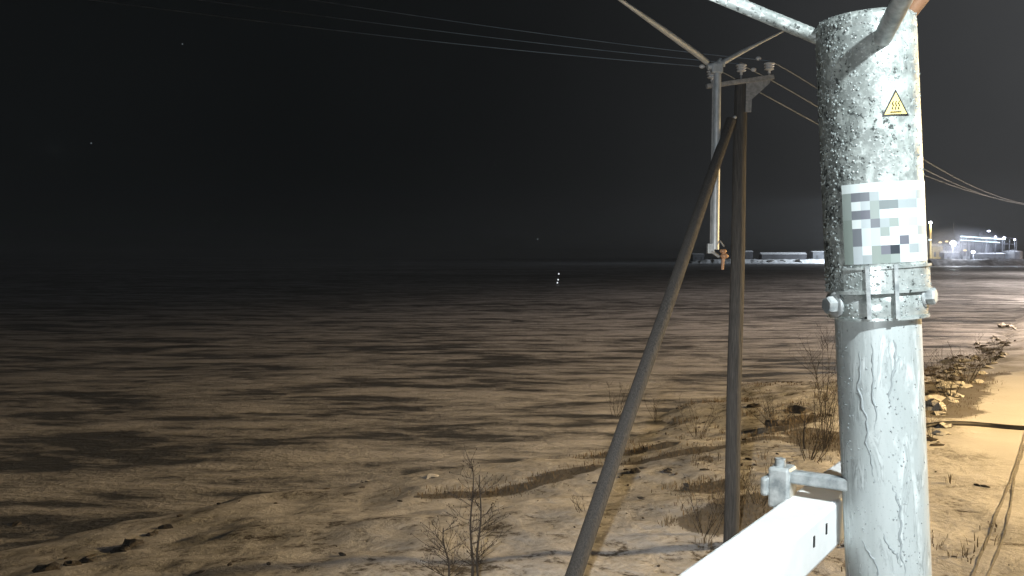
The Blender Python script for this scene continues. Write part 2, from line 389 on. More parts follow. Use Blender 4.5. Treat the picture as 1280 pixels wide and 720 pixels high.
# tracks pressed into the road snow: ribbons following the ground
def ground_px(px, py, z=1.3):
    d = (CAMZ - z) / max((py - 321), 1) * F
    for _ in range(6):
        p = P(px, py, d); d *= (CAMZ - gz_any(p.x, p.y)) / max(CAMZ - p.z, .01)
    return P(px, py, d)
def ribbon(name, pts, wd, material, lift=.014):
    # resample
    q = []
    for a, b_ in zip(pts[:-1], pts[1:]):
        n = max(2, int((b_ - a).length / .25))
        for i in range(n): q.append(a.lerp(b_, i / n))
    q.append(pts[-1])
    for _ in range(6):
        q = [q[0]] + [(q[i - 1] + q[i] * 2 + q[i + 1]) / 4 for i in range(1, len(q) - 1)] + [q[-1]]
    vs = []; fs = []
    for i, p in enumerate(q):
        t_ = (q[min(i + 1, len(q) - 1)] - q[max(i - 1, 0)]); t_.z = 0; t_.normalize(); s_ = Vector((t_.y, -t_.x, 0))
        ww = wd * (.75 + .5 * noise.noise(p * 1.3))
        for k in (-1, -.4, .4, 1):
            c = p + s_ * ww * k * .5 + s_ * .012 * noise.noise(p * 3 + Vector((k, 0, 0)))
            vs.append((c.x, c.y, gz(c.x, c.y) + lift))
    for i in range(len(q) - 1):
        for k in range(3): a = i * 4 + k; fs.append((a, a + 1, a + 5, a + 4))
    return MB().add(vs, fs).build(name, material)
for pxs in ([(1214, 724), (1228, 690), (1240, 660), (1252, 630), (1264, 600), (1274, 570), (1283, 535), (1292, 500)],
            [(1224, 724), (1240, 688), (1250, 655), (1256, 625), (1268, 596), (1278, 568), (1287, 535), (1297, 500)]):
    tag(ribbon('ski_track', [ground_px(a + (9 if pxs[0][0] > 1220 and b_ > 600 else 0), b_) for a, b_ in pxs], .055, m_track), kind='structure')

# ------------------------------------------------------------------ vegetation and rocks on the shore
def tufts(name, cells, label):
    vs = []; fs = []
    for (x, y, h, n, sp_) in cells:
        z = gz(x, y)
        for k in range(n):
            a = random.uniform(0, 6.28); r0 = random.uniform(0, .35) * sp_; bx, by = x + r0 * math.cos(a), y + r0 * math.sin(a)
            hh = h * random.uniform(.5, 1.2); lean = random.uniform(.1, .6) * hh; a2 = a + random.uniform(-.6, .6)
            wv = .005 + .004 * random.random(); c = len(vs); px_, py_ = -math.sin(a2) * wv, math.cos(a2) * wv
            mx_, my_ = bx + lean * .35 * math.cos(a2), by + lean * .35 * math.sin(a2)
            vs += [(bx - px_, by - py_, z - .03), (bx + px_, by + py_, z - .03), (mx_ + px_, my_ + py_, z + hh * .6), (mx_ - px_, my_ - py_, z + hh * .6),
                   (bx + lean * math.cos(a2), by + lean * math.sin(a2), z + hh)]
            fs += [(c, c + 1, c + 2, c + 3), (c + 3, c + 2, c + 4)]
    o = MB().add(vs, fs).build(name, m_grass)
    return tag(o, label, 'grass', kind='stuff')
cells = []
for pl, hw in SHADE_SEDGE:
    for i in range(90):
        j = random.randrange(len(pl) - 1); u = random.random(); x = pl[j][0] * (1 - u) + pl[j + 1][0] * u + random.gauss(0, hw * .5); y = pl[j][1] * (1 - u) + pl[j + 1][1] * u + random.gauss(0, hw * .5)
        cells.append((x, y, random.choice((.03, .045, .07, .12)), 9, 1.6))
N_T = 16000
tx = rng.uniform(-12, 32, N_T); ty = rng.uniform(11, 58, N_T)
_, wl, ss = land(tx, ty); rdd = sdist(tx, ty, RD); wl = np.where(rdd > -1.2, 0, wl); dens = fbm(tx, ty, .35, 4) + fbm(tx, ty, 1.5, 2) * .6
for x, y, w_, s_, d_ in zip(tx, ty, wl, ss, dens):
    right = x > 3 + (y - 14) * .15
    if w_ > .97 and s_ > .4 and (x > 2.5 or y > 30) and d_ > (.07 if right else .14): cells.append((x, y, random.choice((.06, .08, .10, .13, .2)) * random.uniform(.7, 1.3), random.randint(5, 12), random.uniform(.3, 1.0)))
tufts('dry_grass', cells[:6000], 'dry brown grass stubble poking through the shore snow')

# twigs, clods and stones poking through the shore snow
lv = []; lf = []
ic = ico('clod', 1, 1, (1, .8, .6), .5, 3); iv = [tuple(v.co) for v in ic.vertices]; if_ = [tuple(p.vertices) for p in ic.polygons]
nL = 9000; lx = rng.uniform(-11, 34, nL); ly = rng.uniform(11.5, 60, nL)
lz, wl, ss = land(lx, ly); rdd = sdist(lx, ly, RD); dn = fbm(lx * .6, ly * 1.3, .8, 4); nlit = 0
for x, y, z, w_, s_, q_, d_ in zip(lx, ly, lz, wl, ss, rdd, dn):
    bank = -5 < q_ < -.2 and y > 22 and x > .46 * y
    if s_ < .2 or q_ > -.2 or (w_ < .9 and not bank): continue
    if d_ < (-.03 if bank else .08) or (x < 1 and y < 24 and random.random() < .8): continue
    k_ = random.choice((.012, .018, .025, .035, .05)) * (2.3 if bank else 1); a = random.uniform(0, 6.28); ca_, sa_ = math.cos(a), math.sin(a); el = random.uniform(1, 2.6); c = len(lv)
    for (u, v_, w2) in iv: u *= el; lv.append((x + (u * ca_ - v_ * sa_) * k_, y + (u * sa_ + v_ * ca_) * k_, z + w2 * k_ + .2 * k_))
    lf += [tuple(c + i for i in f_) for f_ in if_]; nlit += 1
m_lit2 = simple('shore_litter', (.03, .025, .02), (.13, .11, .09), 5, .9, bmp=0)
tag(MB().add(lv, lf, False).build('shore_litter', m_lit2), 'dark clods and plant litter scattered over the shore snow', 'litter', kind='stuff')
def shrub(loc, h, stems, spread, twigs, seed, r0=.012, upright=.8, nm='bare_shrub'):
    rr = random.Random(seed); mb = MB(); tw = MB()
    def twig(p, d, L, r, dep):
        pts = [p]; q = p.copy(); dd = d.copy()
        nseg = 4
        for i in range(nseg):
            dd = (dd + Vector((rr.uniform(-.22, .22), rr.uniform(-.22, .22), rr.uniform(-.02, .2)))).normalized(); q = q + dd * L / nseg; pts.append(q.copy())
        (mb if dep == 0 else tw).tube(pts, [r * (1 - .8 * i / nseg) for i in range(nseg + 1)], 5 if dep == 0 else 3, False)
        if dep < 3:
            k = twigs if dep == 0 else (4 if dep == 1 else 3)
            for j in range(k):
                f = rr.uniform(.22, 1) if dep == 0 else rr.uniform(.2, 1); i = min(int(f * nseg), nseg - 1)
                pp = pts[i].lerp(pts[i + 1], f * nseg - i)
                a = rr.uniform(0, 6.28); nd = (dd * (.55) + Vector((math.cos(a), math.sin(a), rr.uniform(.1, .7))) * .8).normalized()
                twig(pp, nd, L * rr.uniform(.25, .42) * (1.15 - .5 * f), r * .42, dep + 1)
    for s_ in range(stems):
        a = rr.uniform(0, 6.28); rad = rr.uniform(0, .12) * spread
        d = Vector((math.cos(a) * spread * (1 - upright), math.sin(a) * spread * (1 - upright), 1)).normalized()
        twig(Vector((rad * math.cos(a), rad * math.sin(a), -.05)), d, h * rr.uniform(.75, 1.05), r0 * rr.uniform(.7, 1.1), 0)
    root = empty(nm, loc); mb.build('stem', m_bark, root); tag(tw.build('twigs', m_bark, root), kind='stuff')
    return root
def shrub_at(px, py, hpx, stems, spread, twigs, seed, label, r0=.012, upright=.8, group=None, nm='bare_shrub', cat='shrub', d=None):
    if d is None: p = ground_px(px, py); d = p.y
    else: p = P(px, 360, d)
    loc = Vector((p.x, p.y, gz_any(p.x, p.y)))
    o = shrub(loc, hpx / F * d, stems, spread, twigs, seed, r0, upright, nm); tag(o, label, cat, group); return o
# birch sapling at the bottom edge
tall = empty('birch_sapling', Vector((P(590, 360, 12.4).x, 12.4, 0)))
tall.location.z = gz(tall.location.x, tall.location.y)
rr = random.Random(5)
def sap(x0, x1, top_, seedv):
    mbs = MB(); mbt = MB(); n = 10; pts = []
    for i in range(n + 1):
        f = i / n; pts.append(Vector((x0 + (x1 - x0) * f + .02 * math.sin(f * 9 + seedv), .03 * math.sin(f * 5 + seedv), top_ * f - .05 * (f == 0))))
    mbs.tube(pts, [.019 * (1 - .8 * i / n) + .003 for i in range(n + 1)], 6)
    for i in range(22):
        f = rr.uniform(.18, .97); k = min(int(f * n), n - 1); p = pts[k].lerp(pts[k + 1], f * n - k); a = rr.uniform(0, 6.28)
        L = rr.uniform(.2, .62) * (1.15 - .75 * f); q = [p]
        d = Vector((math.cos(a), math.sin(a) * .8, rr.uniform(.15, .75))).normalized()
        for j in range(4): d = (d + Vector((rr.uniform(-.2, .2), rr.uniform(-.2, .2), rr.uniform(-.02, .16)))).normalized(); q.append(q[-1] + d * L / 4)
        mbt.tube(q, [.0055, .0045, .0035, .0028, .002], 4, False)
        for j in range(5):
            u = rr.randint(1, 4); a2 = rr.uniform(0, 6.28); d2 = (d + Vector((math.cos(a2), math.sin(a2), rr.uniform(-.1, .6))) * .9).normalized(); e = q[u]
            e2 = e + d2 * rr.uniform(.06, .17); e3 = e2 + (d2 + Vector((rr.uniform(-.4, .4), 0, .2))).normalized() * rr.uniform(.04, .1)
            mbt.tube([e, e2, e3], [.003, .0024, .0018], 3, False)
            if rr.random() < .7:   # old catkins and buds
                mbt.tube([e3, e3 + Vector((rr.uniform(-.008, .008), 0, -.022))], [.006, .005], 4)
    return mbs, mbt
a_, b_ = sap(-.02, .0, 1.80, 0); a_.build('stem', m_bark, tall); b_.build('twigs', m_bark, tall)
a_, b_ = sap(.07, .12, 1.66, 2); a_.build('stem', m_bark, tall); b_.build('twigs', m_bark, tall)
a_, b_ = sap(-.30, -.42, .9, 4); a_.build('stem', m_bark, tall); b_.build('twigs', m_bark, tall)
tag(tall, 'bare two stemmed birch sapling at the bottom edge, left of the brace pole', 'sapling')
shrub_at(1030, 560, 150, 9, 1.2, 9, 21, 'tallest bare willow bush, hard against the left side of the near mast', .012, .75)
shrub_at(1012, 575, 75, 9, 1.6, 8, 22, 'dense low willow scrub at the foot of the tallest bush', .01, .6)
shrub_at(966, 532, 55, 11, 1.8, 6, 23, 'fan shaped bare shrub between the power pole and the near mast', .009, .45)
shrub_at(1006, 560, 62, 1, .5, 4, 24, 'single crooked bare stem standing left of the tallest bush', .03, .8)
shrub_at(770, 520, 45, 8, 1.5, 6, 25, 'thin bare shrub just right of the leaning brace pole', .009, .6)
shrub_at(870, 545, 60, 7, 1.6, 6, 26, 'thin bare shrub left of the upright power pole', .009, .6)
shrub_at(820, 525, 38, 6, 1.4, 6, 27, 'small faint shrub halfway between the two wooden poles', .008, .6)
shrub_at(1165, 552, 62, 5, 1.2, 6, 28, 'bare twiggy shrub at the right side of the near mast by the black cable', .008, .7)
shrub_at(1187, 500, 66, 9, 1.5, 8, 29, 'bare shrub on the rocky bank, nearest the near mast', .012, .65)
shrub_at(1208, 478, 52, 10, 1.8, 8, 30, 'grey brown brushwood in the middle of the rocky bank', .012, .55)
shrub_at(1238, 455, 40, 8, 1.6, 8, 31, 'far brushwood on the rocky bank near the right edge of the photo', .014, .6)
shrub_at(880, 668, 70, 10, 1.4, 8, 32, 'low twiggy scrub at the foot of the upright power pole, left side', .007, .6)
shrub_at(950, 630, 55, 9, 1.5, 7, 33, 'low scrub just right of the upright power pole above the white boom', .007, .6)
shrub_at(735, 640, 26, 7, 1.5, 6, 34, 'small dark twig tuft on the snow right of the brace pole', .006, .5)

def rock_mesh(seed, r=1):
    return ico('rock', r, 2, (1, .8, .62), .75, seed)
rmeshes = [rock_mesh(i * 1.7 + 1) for i in range(7)]
for m_ in rmeshes: m_.materials.append(m_rock)
m_drock = simple('dark_bare_rock', (.03, .027, .024), (.11, .10, .09), 6, .9)
dmeshes = [m_.copy() for m_ in rmeshes]
for m_ in dmeshes: m_.materials.clear(); m_.materials.append(m_drock)
def rock(x, y, s, label, group):
    o = bpy.data.objects.new('rock', (dmeshes if 'dark' in label else rmeshes)[random.randrange(7)]); C.objects.link(o)
    o.location = (x, y, gz_any(x, y) - s * .05); o.scale = (s, s * random.uniform(.7, 1.2), s * random.uniform(.6, 1)); o.rotation_euler = (random.uniform(-.3, .3), random.uniform(-.3, .3), random.uniform(0, 6.28))
    return tag(o, label, 'rock', group)
# bank right of the near mast
A, B = [(1163, 500), (1180, 470), (1203, 445), (1225, 425), (1250, 408), (1278, 392), (1300, 380)], [(1175, 545), (1200, 505), (1225, 478), (1250, 452), (1270, 432), (1290, 412), (1310, 398)]
for i in range(52):
    f = random.random() * 5.99; j = int(f); u = f - j; v_ = random.random()
    ax = A[j][0] * (1 - u) + A[j + 1][0] * u; ay = A[j][1] * (1 - u) + A[j + 1][1] * u
    bx = B[j][0] * (1 - u) + B[j + 1][0] * u; by = B[j][1] * (1 - u) + B[j + 1][1] * u
    p = ground_px(ax + (bx - ax) * v_, ay + (by - ay) * v_)
    zone = ('nearest the mast in the rocky bank', 'among brushwood in the middle of the rocky bank', 'at the far end of the rocky bank')[min(2, int(f / 2))]
    bigr = random.random() < .2
    rock(p.x, p.y, random.uniform(.14, .40) * (1.3 if bigr else .8), ('larger' if bigr else 'small') + ' snow capped boulder ' + zone, 'boulders of the rocky bank on the right')
for (px, py, s) in ((20, 655, .12), (110, 700, .16), (150, 688, .2), (190, 668, .14), (60, 712, .2), (206, 660, .16), (168, 680, .22), (90, 706, .13)):
    p = ground_px(px, py); rock(p.x, p.y, s, 'dark stone at the water line in the lower left corner', 'stones at the lower left water line')
p = ground_px(541, 596); rock(p.x, p.y, .22, 'small pale snow capped stone at the shore line above the birch sapling', None)
p = ground_px(459, 600); rock(p.x, p.y, .16, 'tiny pale stone on the ice left of the snow capped shore stone', None)
for (px, py, s, lb) in ((973, 531, .42, 'dark boulder beside the fan shaped shrub'), (1002, 514, .55, 'broad dark mound of rock on the shore behind the single crooked stem'), (942, 508, .3, 'small dark boulder right of the power pole at the ice edge'), (863, 612, .22, 'dark stone left of the power pole foot'),
                    (795, 590, .16, 'dark stone between the wooden poles, leftmost of two'), (835, 588, .14, 'dark stone between the wooden poles, rightmost of two')):
    p = ground_px(px, py); rock(p.x, p.y, s, lb, None)
# black tube laid along a dark curve across the road
cp = [(1150, 536), (1165, 533), (1190, 531.5), (1215, 532), (1240, 534), (1265, 536.5), (1290, 538), (1340, 542)]
pts = []
for a, b2 in cp:
    q = ground_px(a, b2); pts.append(Vector((q.x, q.y, gz(q.x, q.y) + .045)))
den = []
for i in range(len(pts) - 1):
    for j in range(8):
        q = pts[i].lerp(pts[i + 1], j / 8); q.z = gz(q.x, q.y) + .04; den.append(q)
for _ in range(5): den = [den[0]] + [(den[i - 1] + den[i] * 2 + den[i + 1]) / 4 for i in range(1, len(den) - 1)] + [den[-1]]
tag(MB().tube(den, .075, 8).build('strip', m_black), 'dark curved strip across the snowy road right of the near mast', 'strip')

# ------------------------------------------------------------------ wooden power pole, brace, crossarm, insulators
D = 14.5
base = P(916, 360, D); base.z = gz(base.x, base.y)
pole = empty('power_pole', base)
ptop = P(927, 98, D) - base
def wood_tube(a, b2, r0, r1, n=14):
    pts = [a.lerp(b2, i / n) + Vector((math.sin(i * .9) * .006, 0, 0)) for i in range(n + 1)]
    return MB().tube(pts, [r0 + (r1 - r0) * i / n for i in range(n + 1)], 18)
wood_tube(Vector((0, 0, -.3)), ptop, .128, .104).build('pole_shaft', m_wood, pole)
tag(pole, 'upright dark wooden power pole carrying the steel crossarm', 'power pole')
L0 = P(883, 108, D - .25) - base; L1 = P(967, 96, D - .05) - base
ax_ = (L1 - L0).normalized(); up = Vector((0, 0, 1)); back = ax_.cross(up)
def bar(a, b2, wd, ht, name, m_, par):
    ax = (b2 - a).normalized(); s_ = ax.cross(Vector((0, 0, 1))); s_ = s_.normalized() if s_.length > .01 else Vector((0, 1, 0)); u_ = s_.cross(ax)
    mb = MB(); M = Matrix((ax, s_, u_)).transposed().to_4x4(); M.translation = a
    mb.box(0, (b2 - a).length, -wd / 2, wd / 2, -ht / 2, ht / 2, M, min(wd, ht) * .15); return mb.build(name, m_, par)
bar(L0, L1, .07, .075, 'crossarm', m_iron, pole)
poly = [P(933, 101, D - .1) - base, P(964, 99, D - .07) - base, P(962, 104, D - .07) - base, P(940, 124, D - .1) - base, P(939, 140, D - .1) - base, P(932, 140, D - .1) - base]
MB().prism(poly, Vector((0, .03, 0))).build('bracket', m_iron, pole)
ins_prof = [(0, -.02), (.022, -.02), (.022, .03), (.055, .03), (.078, .042), (.072, .055), (.045, .062), (.045, .072), (.082, .082), (.078, .097), (.045, .104), (.045, .114), (.086, .124), (.084, .142), (.05, .15), (.03, .165), (0, .168)]
def insulator(px, py, d):
    p = P(px, py, d) - base
    o = MB().lathe(ins_prof, 24).build('insulator', m_porc, pole); o.location = p
    pin = MB().lathe([(0, -.09), (.014, -.09), (.014, .03), (0, .03)], 10).build('pin', m_iron, o)
    return p + base + Vector((0, 0, .15))
i1 = insulator(890, 100, D - .22); i2 = insulator(926.5, 92, D - .1); i3 = insulator(961.5, 90, D - .05)
# bolt where the brace meets
bm_ = MB().lathe([(0, 0), (.03, 0), (.03, .03), (.018, .045), (0, .045)], 8, Matrix.Translation(P(918, 147, D - .2) - base) @ Matrix.Rotation(R(90), 4, 'X')); bm_.build('bolt', m_galv, pole)
bb = P(681, 360, 11.0); bb.z = gz(bb.x, bb.y)
brace = empty('brace_pole', bb)
wood_tube(Vector((0, 0, -.3)), P(914, 150, D - .28) - bb, .118, .080).build('brace_shaft', m_wood, brace)
tag(brace, 'wooden brace pole leaning from lower left up against the power pole', 'power pole')
# steel pipe hanging off the left end of the crossarm
pr = P(893.5, 78, D - .42); rod = empty('steel_pipe', P(893.5, 312, D - .42))
o0 = rod.location
MB().tube([Vector((0, 0, 0)), P(897, 88, D - .42) - o0], [.066, .058], 16).build('pipe', m_galv, rod)
MB().tube([P(888.3, 308, D - .40) - o0, P(891.5, 100, D - .40) - o0], [.017, .017], 8).build('side_rod', m_iron, rod)
MB().box(-.09, .09, -.07, .07, -.10, .06, Matrix.Translation(P(896, 84, D - .42) - o0), .02).build('head_clamp', m_galv, rod)
mb = MB(); mb.tube([P(884, 84, D - .42) - o0, P(905, 79, D - .42) - o0], [.05, .06], 10); mb.tube([P(899, 78, D - .42) - o0, P(901, 73, D - .42) - o0], [.05, .02], 8); mb.build('cap', m_galv, rod)
MB().tube([P(902, 79, D - .42) - o0, P(925, 66, D - .30) - o0, P(945, 56, D - .2) - o0, P(985, 36, D - .1) - o0], [.045, .04, .025, .012], 8).build('right_horn', m_galv, rod)
MB().tube([P(884, 78, D - .45) - o0, P(872, 68, D - .6) - o0, P(830, 38, D - 1.2) - o0, P(770, -4, D - 2.0) - o0, P(740, -28, D - 2.4) - o0], [.045, .05, .045, .022, .012], 10).build('left_horn', m_galv, rod)
MB().box(-.09, .02, -.05, .05, -.10, .06, Matrix.Translation(P(891, 309, D - .42) - o0), .01).build('foot_bracket', m_galv, rod)
mb = MB(); mb.tube([P(900, 301, D - .45) - o0, P(905, 308, D - .5) - o0], .012, 6); mb.build('lever', m_iron, rod); mb = MB(); mb.tube([P(889, 314, D - .45) - o0, P(899, 321, D - .45) - o0], .025, 6); mb.build('stay', m_iron, rod)
mb = MB()
for (px, py, s) in ((904, 314, .055), (905.5, 320, .066)):
    mb.lathe([(0, -s * .62), (s * .7, -s * .5), (s * 1.1, 0), (s * .7, s * .5), (0, s * .62)], 14, Matrix.Translation(P(px, py, D - .5) - o0))
mb.tube([P(904.5, 316, D - .5) - o0, P(903, 337, D - .5) - o0], [.03, .022], 8)
mb.build('orange_insulator', m_orange, rod)
tag(rod, 'light grey vertical steel pipe hanging beside the power pole, orange fitting at its foot', 'pipe')

# wires
def wire(pts_px, r, label, clamp=None, name='power_line', r_end=None):
    # quadratic interpolation in image space, inverse depth linear along it
    xs_ = [p[0] for p in pts_px]; co = np.polyfit(xs_, [p[1] for p in pts_px], min(len(pts_px) - 1, 3))
    x0, x1 = xs_[0], xs_[-1]; d0, d1 = pts_px[0][2], pts_px[-1][2]; out_ = []
    for i in range(41):
        f = i / 40; x = x0 + (x1 - x0) * f; inv = 1 / d0 + (1 / d1 - 1 / d0) * f; out_.append(P(x, float(np.polyval(co, x)), 1 / inv))
    root = empty(name, out_[0]); q = [p - root.location for p in out_]
    MB().tube(q, [r + ((r_end or r) - r) * i / 40 for i in range(41)], 6).build('conductor', m_wire, root)
    if clamp:
        o = link('wire_clamp', ico('wire_clamp', .035, 2, (1.3, 1, 1)), m_porc, root); o.location = P(*clamp) - root.location
    tag(root, label, 'power line')
dL = D - .2
wire([(890, 84, dL), (640, 62, 14.6), (272, 20, 15), (60, -7, 15.3)], .0062, 'lowest of the three power lines running left from the pole top', (877.5, 83, dL))
wire([(927, 80, D - .1), (640, 50, 14.8), (250, 0, 15.6), (120, -17, 16)], .0062, 'middle of the three power lines running left from the pole top', (942, 87, D - .1))
wire([(962, 76, D - .05), (640, 37, 15), (390, 0, 16), (300, -14, 16.4)], .0062, 'highest of the three power lines running left from the pole top', (948, 73, D))
wire([(966, 78, D), (1018, 108, 17), (1152, 198, 30), (1284, 254, 95), (1300, 258, 120)], .0075, 'highest of the three power lines running right from the pole', r_end=.035)
wire([(928, 82, D), (1018, 131, 17.5), (1152, 210, 30), (1276, 254, 95), (1298, 258, 120)], .0075, 'middle of the three power lines running right from the pole', r_end=.035)
wire([(892, 84, D - .2), (946, 114, 15.6), (1018, 152, 17.5), (1152, 218, 30), (1270, 252, 95), (1296, 257, 120)], .0075, 'lowest of the three power lines running right from the pole', r_end=.035)

# ------------------------------------------------------------------ near mast: boom, support tube, weather sensor
H = CAMZ
ax_D = Vector((.571, .821, 0)); ax_U = Vector((.821, -.571, 0))
def BM(u, dd, z): return ax_U * u + ax_D * dd + Vector((0, 0, H + z))
boom = empty('boom_arm', BM(-.327, -.60, -.34))
M = Matrix((ax_D, ax_U, Vector((0, 0, 1)))).transposed().to_4x4(); M.translation = (0, 0, 0)
Mi = Matrix.Translation(-boom.location)
mb = MB(); MM = Mi @ Matrix.Translation(BM(-.327, 0, 0)) @ M
mb.box(-.70, 1.46, -.030, .030, -.370, -.310, MM, .005); mb.build('square_beam', m_beam, boom)
for (d_, z_) in ((1.047, -.334), (1.099, -.332)):
    mb = MB(); mb.box(d_ - .0022, d_ + .0022, .0300, .0312, z_ - .0065, z_ + .0065, MM); mb.build('drain_slot', m_blackp, boom)
# the tall mast behind the camera that carries the boom
mp = BM(-.327, -.78, 0); mb = MB(); mb.tube([Vector((mp.x, mp.y, gz(mp.x, mp.y) - .3)) - boom.location, Vector((mp.x, mp.y, H + .9)) - boom.location], .075, 24); mb.build('mast', m_galv, boom)
mb = MB(); mb.box(-.72, -.70, -.07, .07, -.42, -.26, MM, .003); mb.build('flange', m_clamp, boom)
# clamp over the boom
ob = MB()
ob.box(1.125, 1.16, -.052, -.024, -.325, -.272, MM, .004); ob.box(1.118, 1.15, -.060, -.050, -.31, -.285, MM, .004); ob.build('clamp_block', m_clamp, boom)
ob = MB(); ob.box(1.132, 1.150, -.026, .075, -.292, -.276, MM, .003); ob.build('clamp_bar', m_clamp, boom)
ob = MB(); ob.tube([MM @ Vector((1.139, -.040, -.275)), MM @ Vector((1.139, -.040, -.262))], .007, 6); ob.build('nut', m_clamp, boom); ob = MB(); ob.tube([MM @ Vector((1.128, -.041, -.322)), MM @ Vector((1.128, -.041, -.36))], .005, 8); ob.build('bolt', m_clamp, boom)
tag(boom, 'glaring white square steel boom entering from the bottom edge towards the near mast', 'boom')

MD = 1.1; S = MD / F     # one photo pixel at the mast, in metres
LEAN = math.atan(30 / 660) + .011
org = P(1095, 360, MD)
def near_root(name):
    o = empty(name, org, (0, 0, 0)); o.rotation_mode = 'QUATERNION'
    q = Matrix.Rotation(-LEAN, 4, Vector((.0, 1, 0))).to_quaternion() @ Matrix.Rotation(-math.atan(.411), 4, 'Z').to_quaternion()
    o.rotation_quaternion = q; return o
def zz(py): return (360 - py) * S
tube = near_root('support_tube')
mb = MB(); prof = [(0, zz(800))] + [(50.5 * S, zz(y)) for y in range(800, 369, -10)] + [(0, zz(370))]
mb.lathe(prof, 72); mb.build('tube', m_tube, tube)
# raised frozen water runs on the tube front
def surf(a, z, r): return Vector((r * math.sin(a), -r * math.cos(a), z))
run_paths = [[(-22, 415), (-20, 450), (-25, 475), (-21, 500), (-16, 520), (-18, 545), (-12, 575), (-11, 600)], [(-8, 420), (-6, 450), (-9, 480), (-6, 510), (-8, 540)],
             [(22, 440), (17, 455), (11, 480), (9, 500)], [(6, 590), (12, 605), (17, 625), (16, 650), (15, 675), (19, 700), (20, 740)], [(-4, 655), (3, 672), (10, 680), (16, 700)],
             [(-30, 665), (-22, 680), (-14, 690), (-10, 712), (-6, 740)], [(18, 420), (19, 445), (14, 470)]]
mb = MB(); r_ = 50.5 * S
for pth in run_paths:
    q = []
    for (xa, ya), (xb, yb) in zip(pth[:-1], pth[1:]):
        for i in range(6):
            f = i / 6; xx = xa + (xb - xa) * f + 1.2 * math.sin(f * 6.28 + ya); q.append(surf(math.asin(xx / 50.5), zz(ya + (yb - ya) * f), r_ - .0010))
    n = len(q); mb.tube(q, [.0017 * (.5 + .5 * math.sin(math.pi * min(1, (i + 2) / (n + 2)))) * (.8 + .5 * random.random()) for i in range(n)], 8)
mb.build('frozen_run', m_run, tube)
mb = MB()
for _ in range(260):
    a = random.uniform(-1.35, 1.35); z = zz(random.uniform(398, 730)); s = random.uniform(.0005, .0013)
    if random.random() < .35: a = random.gauss(-.95, .12); z = zz(random.uniform(405, 590))
    if random.random() < .25: a = random.gauss(.35, .1); z = zz(random.uniform(500, 720))
    c = surf(a, z, r_); mb.add([c + Vector(v) * s for v in ((1, 0, 0), (-1, 0, 0), (0, 1, 0), (0, -1, 0), (0, 0, 1.4), (0, 0, -1.4))],
        [(0, 2, 4), (2, 1, 4), (1, 3, 4), (3, 0, 4), (2, 0, 5), (1, 2, 5), (3, 1, 5), (0, 3, 5)])
tag(mb.build('frost_speck', m_run, tube), kind='stuff')
tag(tube, 'pale frosted steel tube standing at the end of the white boom, below the sensor', 'tube')

sens = near_root('weather_sensor')
RS = 58.6 * S; RB = 59.4 * S
prof = [(0, zz(26)), (RS * .80, zz(26)), (RS * .93, zz(27.5)), (RS * .985, zz(31)), (RS, zz(36)), (RS, zz(44)), (RS * .992, zz(45)), (RS * .992, zz(46.5)), (RS, zz(47.5))]
prof += [(RS + (RB - RS) * f, zz(47.5 + (362 - 47.5) * f)) for f in [i / 40 for i in range(1, 41)]] + [(RB * .97, zz(364)), (50.6 * S, zz(364)), (50.6 * S, zz(350))]
MB().lathe(prof, 96).build('housing', m_house, sens)
# clamp collar: lower ring, front saddle with two folded ribs, bolts
def arc_plate(a0, a1, z0, z1, r, th, mat_, name, par, n=16):
    mb = MB(); vs = []
    for rr_ in (r, r + th):
        for z in (z0, z1):
            for k in range(n + 1): vs.append(surf(a0 + (a1 - a0) * k / n, z, rr_))
    m = n + 1; fs = []
    for k in range(n):
        fs += [(k, k + 1, m + k + 1, m + k), (2 * m + k, 3 * m + k, 3 * m + k + 1, 2 * m + k + 1), (k, 2 * m + k, 2 * m + k + 1, k + 1), (m + k, m + k + 1, 3 * m + k + 1, 3 * m + k)]
    fs += [(0, m, 3 * m, 2 * m), (n, 2 * m + n, 3 * m + n, m + n)]
    mb.add(vs, fs); me = mb.mesh(name); o = link(name, me, mat_, par)
    for p in me.polygons: p.use_smooth = False
    return o
cl = MB(); cl.lathe([(50.8 * S, zz(394)), (57 * S, zz(395)), (58.5 * S, zz(392)), (58.5 * S, zz(366)), (57 * S, zz(364.5)), (50.8 * S, zz(364.5))], 72)
clo = cl.build('clamp_collar', m_steel, sens)
arc_plate(-.62, 1.5, zz(361), zz(332), RB + .0004, .0022, m_steel, 'saddle_plate', sens, 24)
arc_plate(-.60, 1.5, zz(334.5), zz(331.5), RB + .0004, .0042, m_steel, 'saddle_lip', sens, 24)
arc_plate(-.78, 1.5, zz(364), zz(360), RB + .0002, .0040, m_steel, 'collar_lip', sens, 24)
arc_plate(-.82, 1.5, zz(396.5), zz(393.5), 57 * S, .0030, m_steel, 'collar_lip', sens, 24)
for a in (-.13, .36):
    arc_plate(a - .035, a + .035, zz(394), zz(330), RB + .0018, .0042, m_clamp, 'rib', sens, 4)
def bolt(a, py, r, s):
    n_ = Vector((math.sin(a), -math.cos(a), 0)); c = surf(a, zz(py), r)
    Mx = Matrix.Translation(c) @ n_.to_track_quat('Z', 'Y').to_matrix().to_4x4()
    o = MB().lathe([(0, 0), (s * 1.15, 0), (s * 1.15, s * .28), (s * .9, s * .34), (0, s * .34)], 24, Mx).build('washer', m_clamp, sens)
    MB().lathe([(0, s * .3), (s * .82, s * .3), (s * .82, s * .95), (s * .68, s * 1.1), (0, s * 1.1)], 6, Mx @ Matrix.Rotation(.3, 4, 'Z'), False).build('bolt', m_clamp, sens)
bolt(-.92, 377, 57.5 * S, .0135); bolt(1.25, 371, 56 * S, .0125)
